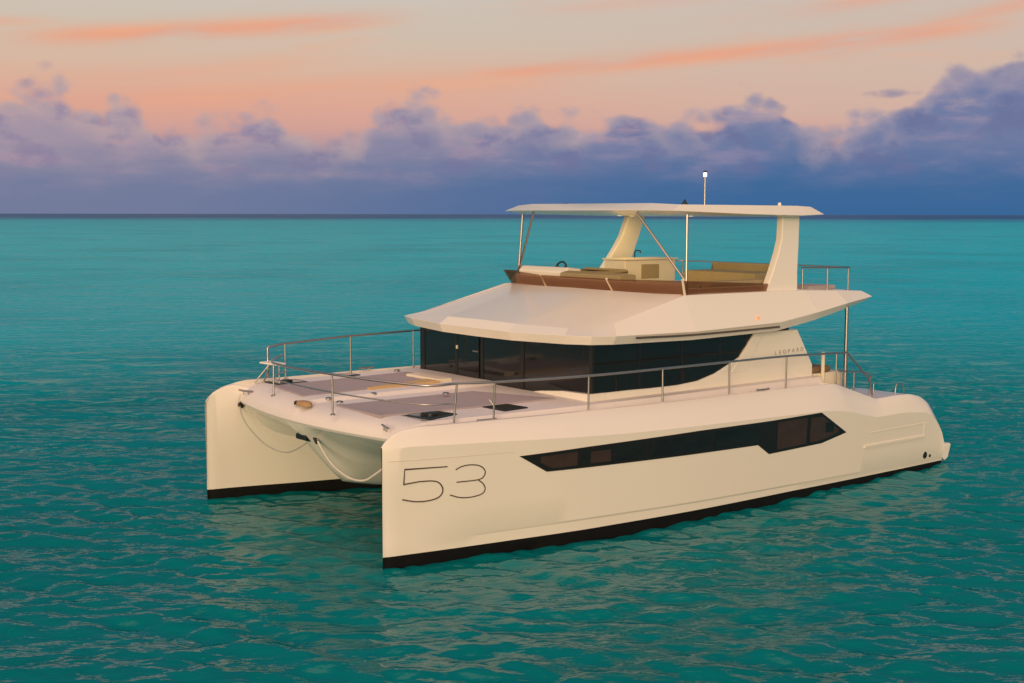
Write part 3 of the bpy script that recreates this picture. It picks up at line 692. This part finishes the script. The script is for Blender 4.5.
# helm console, wheel, seats, wet bar
mb = MB(); mb.prism([(8.10, 4.25), (8.20, 4.66), (8.08, 4.77), (7.7, 4.73), (7.60, 4.25)], 'y', -2.66, -.95); CON = mb.build('helm_console', M['gel'], yacht, bevel=.04, segs=3)
mb = MB(); mb.prism([(8.36, 4.25), (8.36, 4.66), (8.15, 4.70), (7.85, 4.66), (7.85, 4.25)], 'y', -.94, 1.05); mb.build('dashboard', M['olive'], yacht, bevel=.03)
mb = MB(); cw = Vector((7.75, -1.62, 4.70)); pts = []
for k in range(25):
    a = 6.2832 * k / 24; pts.append(cw + Vector((-.08 * math.sin(a) * 0.6, .19 * math.cos(a), .17 * math.sin(a))))
mb.tube(pts, .022, 8, cap=False); SW = mb.build('steering_wheel', M['black'], yacht, smooth=60)
mb = MB()
for k in range(3):
    a = 6.2832 * k / 3 + .5; mb.tube([cw, cw + Vector((-.05 * math.sin(a), .18 * math.cos(a), .16 * math.sin(a)))], .012, 6)
mb.build('spoke', M['black'], SW, smooth=60)
mb = MB(); mb.box(6.2, 6.75, -2.4, -1.0, 4.26, 4.62); mb.box(6.2, 6.35, -2.4, -1.0, 4.62, 4.68); mb.build('helm_seat', M['olive'], yacht, bevel=.05, segs=3)
mb = MB(); mb.box(4.0, 5.75, -2.3, -1.55, 4.26, 4.86); BAR = mb.build('wet_bar', M['cream'], yacht, bevel=.03)
mb = MB(); mb.box(3.95, 5.8, -2.33, -1.5, 4.862, 4.90); mb.build('counter', M['cream'], BAR, bevel=.012)
mb = MB(); mb.tube(rounded([(4.9, -2.1, 4.9), (4.9, -2.1, 5.08), (4.9, -1.9, 5.08), (4.9, -1.9, 5.02)], .06), .016, 8); mb.build('tap', M['black'], BAR, smooth=50)
mb = MB(); mb.box(4.6, 5.2, -1.548, -1.53, 4.4, 4.75); mb.build('fridge_front', M['olive'], BAR, bevel=.005)
mb = MB(); mb.box(4.5, 7.2, 1.7, 2.3, 4.26, 4.50); mb.box(4.5, 7.2, 2.32, 2.62, 4.26, 4.56); mb.build('settee', M['olive'], yacht, bevel=.05, segs=3)
mb = MB(); mb.box(3.4, 4.4, -.9, 1.4, 4.26, 4.62); mb.box(3.25, 3.4, -.9, 1.4, 4.26, 4.8); mb.build('settee', M['olive'], yacht, bevel=.05, segs=3)

# ------------------------------------------------------------------ hardtop on its legs and posts
def hardtop():
    half_b = [(8.20, 0), (8.22, 1.9), (8.05, 2.62), (6.2, 2.74), (4.75, 2.74), (3.95, 2.66), (3.85, 0)]
    half_m = [(8.72, 0), (8.72, 2.1), (8.50, 2.80), (6.2, 2.88), (4.5, 2.88), (3.66, 2.80), (3.58, 0)]
    half_t = [(8.35, 0), (8.33, 2.0), (8.18, 2.68), (6.2, 2.76), (4.6, 2.76), (4.0, 2.68), (3.92, 0)]
    zb = [6.0, 6.0, 5.99, 5.955, 5.935, 5.96, 5.97]; zm = [6.07, 6.07, 6.06, 5.99, 5.965, 5.99, 6.0]; zt = [6.22, 6.22, 6.19, 6.185, 6.18, 6.16, 6.2]
    def ring(h, z): q = [(x, y, zz) for (x, y), zz in zip(h, z)]; return q + [(x, -y, zz) for x, y, zz in q[-2:0:-1]]
    rs = [ring(half_b, zb), ring(half_m, zm), ring(half_t, zt)]; n = len(rs[0]); v = [p for r in rs for p in r]; f = []
    for i in range(2):
        for k in range(n): f.append((i * n + k, i * n + (k + 1) % n, (i + 1) * n + (k + 1) % n, (i + 1) * n + k))
    for base in (0, 2 * n):
        for k in range(6):
            q = [base + k, base + k + 1, base + n - k - 1, base + (n - k) % n]; f.append(tuple(dict.fromkeys(q)))
    return mesh('hardtop', v, f, M['gel'], yacht, bevel=.035, segs=3)
HT = hardtop()
for s in (1, -1):
    front = [(5.74, 4.26), (5.62, 4.42), (5.38, 4.75), (5.12, 5.15), (4.96, 5.45), (4.83, 5.96)]; back = [(4.24, 5.96), (4.40, 5.3), (4.56, 4.7), (4.64, 4.26)]
    mb = MB(); mb.prism(front + back, 'y', -.09, .09); mb.v = [(x, s * (2.80 - (z - 4.26) * .185) + y, z) for x, y, z in mb.v]; mb.build('hardtop_leg', M['gel'], yacht, bevel=.03, segs=3)
    mb = MB(); mb.tube([(8.10, s * 2.80, 4.34), (8.02, s * 2.72, 5.98)], .032, 10); mb.build('hardtop_post', M['steel'], yacht, smooth=50)
    mb = MB(); mb.tube([(8.10, s * 2.78, 4.60), (8.95 - .45, s * 1.72, 6.02)], .026, 10); mb.build('hardtop_strut', M['steel'], yacht, smooth=50)
for (x, y) in ((5.9, -1.6), (5.2, -1.9), (5.5, .4)):
    zb_ = float(np.interp(x, [3.95, 4.75, 6.2, 8.05], [5.96, 5.935, 5.955, 5.99]))
    mb = MB(); mb.lathe((x, y, zb_ - .003), [(.05, 0), (.055, .01), (.055, .06)], 14); d = mb.build('downlight', M['down'], HT, smooth=50)
    ld = bpy.data.lights.new('downlight_glow', 'AREA'); ld.energy = 6.0; ld.color = (1, .66, .22); ld.shape = 'DISK'; ld.size = .10
    lo = bpy.data.objects.new('downlight_glow', ld); C.objects.link(lo); lo.parent = d; lo.location = Vector((x, y, zb_ - .006)) - wloc(d)
# mast light and antennas on the hardtop
mb = MB(); mb.tube([(4.62, 0, 6.18), (4.62, 0, 6.88)], .022, 8); MA = mb.build('light_mast', M['steel'], HT, smooth=50)
mb = MB(); mb.lathe((4.62, 0, 6.88), [(.035, 0), (.042, .02), (.042, .09), (.02, .10)], 14); mb.build('anchor_light', M['lamp'], MA, smooth=40)
mb = MB(); mb.lathe((4.62, 0, 6.981), [(.042, 0), (.042, .03), (.02, .045)], 14); mb.build('light_cap', M['black'], MA, smooth=40)
mb = MB(); mb.lathe((5.3, .0, 6.17), [(.09, 0), (.09, .05), (.05, .09), (.02, .16), (.01, .17)], 14); mb.build('antenna', M['black'], HT, smooth=40)
mb = MB(); mb.lathe((4.15, 1.9, 6.15), [(.04, 0), (.04, .08), (.02, .11)], 12); mb.build('antenna', M['gel'], HT, smooth=40)
mb = MB(); mb.box(8.05, 8.12, -1.1, -1.0, 6.18, 6.235); mb.build('searchlight', M['black'], HT, bevel=.01)

# ------------------------------------------------------------------ rails
def rail(path, r=.022, name='guard_rail', par=None): 
    mb = MB(); mb.tube(path, r, 10); return mb.build(name, M['steel'], par or yacht, smooth=60)
def stanchion(b_, t_, par, brace=None):
    mb = MB(); mb.tube([b_, t_], .019, 8); mb.lathe(b_, [(.05, 0), (.05, .015), (.025, .03)], 10)
    if brace: mb.tube([Vector(b_).lerp(Vector(t_), .42), brace], .014, 8)
    mb.build('stanchion', M['steel'], par, smooth=50)
PT = [(14.35, -3.05, 2.98), (15.35, -1.5, 3.02), (15.60, 1.2, 3.08), (14.95, 3.05, 3.02), (14.25, 3.28, 3.02), (13.55, 3.40, 3.00), (11.45, 3.56, 2.97), (9.55, 3.60, 2.97), (7.62, 3.60, 2.97), (5.78, 3.56, 2.96), (3.95, 3.48, 2.90), (3.55, 3.44, 2.88)]
RP = rail(spline(PT, 8), .024)
RM = rail(spline([(14.30, -2.9, 2.66), (15.33, -1.5, 2.70), (15.58, 1.2, 2.74), (14.95, 2.98, 2.68), (14.28, 3.25, 2.66)], 8), .014, 'mid_rail', RP)
for (bx, by, bz, tx, ty, tz, br) in [(15.38, -1.48, 2.36, 15.36, -1.5, 3.02, 0), (15.60, 1.22, 2.33, 15.60, 1.2, 3.08, 0), (14.33, 3.22, 2.26, 14.29, 3.27, 3.02, -1), (13.55, 3.36, 2.25, 13.55, 3.40, 3.0, 1),
                               (11.45, 3.55, 2.24, 11.45, 3.56, 2.97, 0), (9.55, 3.61, 2.22, 9.55, 3.60, 2.97, 0), (7.62, 3.60, 2.21, 7.62, 3.60, 2.97, 0), (5.78, 3.55, 2.20, 5.78, 3.56, 2.96, 0), (3.98, 3.48, 2.18, 3.97, 3.48, 2.90, 0)]:
    stanchion((bx, by, bz), (tx, ty, tz), RP, (bx + br * .055, by - .05, bz + .43) if br else None)
PS = [(14.55, -3.3, 2.48), (14.55, -3.3, 3.14), (14.2, -3.36, 3.18), (12.35, -3.55, 3.24), (10.5, -3.62, 3.26), (8.4, -3.62, 3.22), (5.8, -3.58, 3.1), (4.0, -3.5, 2.95)]
RS = rail(rounded(PS[:3], .05) + [Vector(p) for p in PS[3:]], .024)
for (x, y, z, t) in [(14.1, -3.36, 2.38, 3.18), (12.35, -3.54, 2.37, 3.24), (10.6, -3.6, 2.36, 3.26), (8.4, -3.62, 2.35, 3.22), (5.8, -3.58, 2.3, 3.1), (4.0, -3.5, 2.25, 2.95)]:
    stanchion((x, y, z), (x, y, t), RS)
# pulpit seat on the far bow
mb = MB(); mb.prism([(14.80, -3.22), (14.72, -2.62), (14.45, -2.66), (14.48, -3.30)], 'z', 2.81, 2.85); PSEAT = mb.build('pulpit_seat', M['gel'], yacht, bevel=.02)
for p0, p1 in (((14.7, -3.2, 2.42), (14.62, -3.05, 2.80)), ((14.95, -3.15, 2.42), (14.7, -2.95, 2.80)), ((14.6, -2.7, 2.42), (14.6, -2.7, 2.80))):
    mb = MB(); mb.tube([p0, p1], .018, 8); mb.build('leg', M['steel'], PSEAT, smooth=50)
# aft boarding rail, roof post, cockpit
rail(rounded([(3.55, 3.44, 2.88), (2.6, 3.36, 2.20), (2.42, 3.34, 1.80)], .12), .022, 'boarding_rail')
BR = rail(rounded([(3.5, 3.2, 2.44), (2.5, 3.2, 2.32), (2.34, 3.2, 2.28), (2.34, 3.2, 1.80)], .08), .02, 'boarding_rail')
stanchion((3.4, 3.2, 1.95), (3.4, 3.2, 2.44), BR); stanchion((2.95, 3.2, 1.85), (2.95, 3.2, 2.37), BR)
mb = MB(); mb.tube([(3.9, 3.05, 2.1), (3.9, 3.05, 2.88)], .045, 10); mb.build('gate_post', M['cream'], yacht, smooth=50)
mb = MB(); mb.tube([(3.25, 3.18, 1.80), (3.25, 3.18, 3.90)], .042, 12); mb.build('roof_post', M['steel'], yacht, smooth=50)
mb = MB(); mb.tube([(3.25, -3.18, 1.80), (3.25, -3.18, 3.90)], .042, 12); mb.build('roof_post', M['steel'], yacht, smooth=50)
mb = MB(); mb.box(3.15, 4.14, 2.35, 3.02, 1.8, 2.40); BN = mb.build('cockpit_bench', M['cream'], yacht, bevel=.03)
mb = MB(); mb.box(3.5, 4.14, 2.38, 2.97, 2.402, 2.54); mb.build('cushion', M['teak'], BN, bevel=.04, segs=3)
mb = MB(); mb.tube(rounded([(1.50, 3.3, 1.76), (1.46, 3.3, 1.98), (1.20, 3.3, 1.98), (1.12, 3.3, 1.70)], .09), .016, 8); mb.build('grab_handle', M['steel'], yacht, smooth=60)
mb = MB(); mb.tube(rounded([(1.8, 2.9, 1.78), (1.78, 2.9, 1.98), (1.7, 2.9, 1.98)], .06), .014, 8); mb.build('grab_handle', M['steel'], yacht, smooth=60)
# flybridge aft rail
FR = rail(rounded([(4.42, 2.80, 4.80), (2.68, 2.80, 4.76), (2.56, 2.70, 4.76), (2.54, -2.70, 4.76), (2.68, -2.80, 4.76), (4.42, -2.80, 4.80)], .1), .018, 'fly_rail')
for x, y in ((4.38, 2.80), (3.5, 2.80), (2.58, 2.68), (2.55, .9), (2.55, -.9), (2.58, -2.68), (3.5, -2.80)):
    stanchion((x, y, 4.22), (x, y, 4.76), FR)
mb = MB(); mb.box(2.95, 3.9, 1.9, 2.62, 4.26, 4.36); mb.build('sun_cushion', M['pad'], yacht, bevel=.03)

# ------------------------------------------------------------------ ropes
def rope(name, pts, r, m, text_):
    mb = MB(); mb.tube(spline(pts, 10), r, 8); o = mb.build(name, m, None, smooth=60); return label(o, text_, 'rope', 'mooring ropes at the bow')
rope('mooring_rope', [(15.47, .40, 1.74), (15.46, .55, 1.60), (15.45, .84, 1.39), (15.45, 1.19, 1.26), (15.45, 1.62, 1.19), (15.45, 2.06, 1.24), (15.43, 2.42, 1.42), (15.38, 2.8, 1.66), (15.22, 3.24, 1.96)], .022, M['rope'], 'thick white rope sagging from the anchor towards the nearer bow')
rope('mooring_rope', [(15.24, -3.27, 1.96), (15.36, -2.93, 1.78), (15.4, -2.5, 1.56), (15.4, -1.76, 1.32), (15.4, -.95, 1.30), (15.4, -.31, 1.52), (15.4, .05, 1.71)], .014, M['grey_rope'], 'thinner grey rope sagging from the anchor to the far left bow')
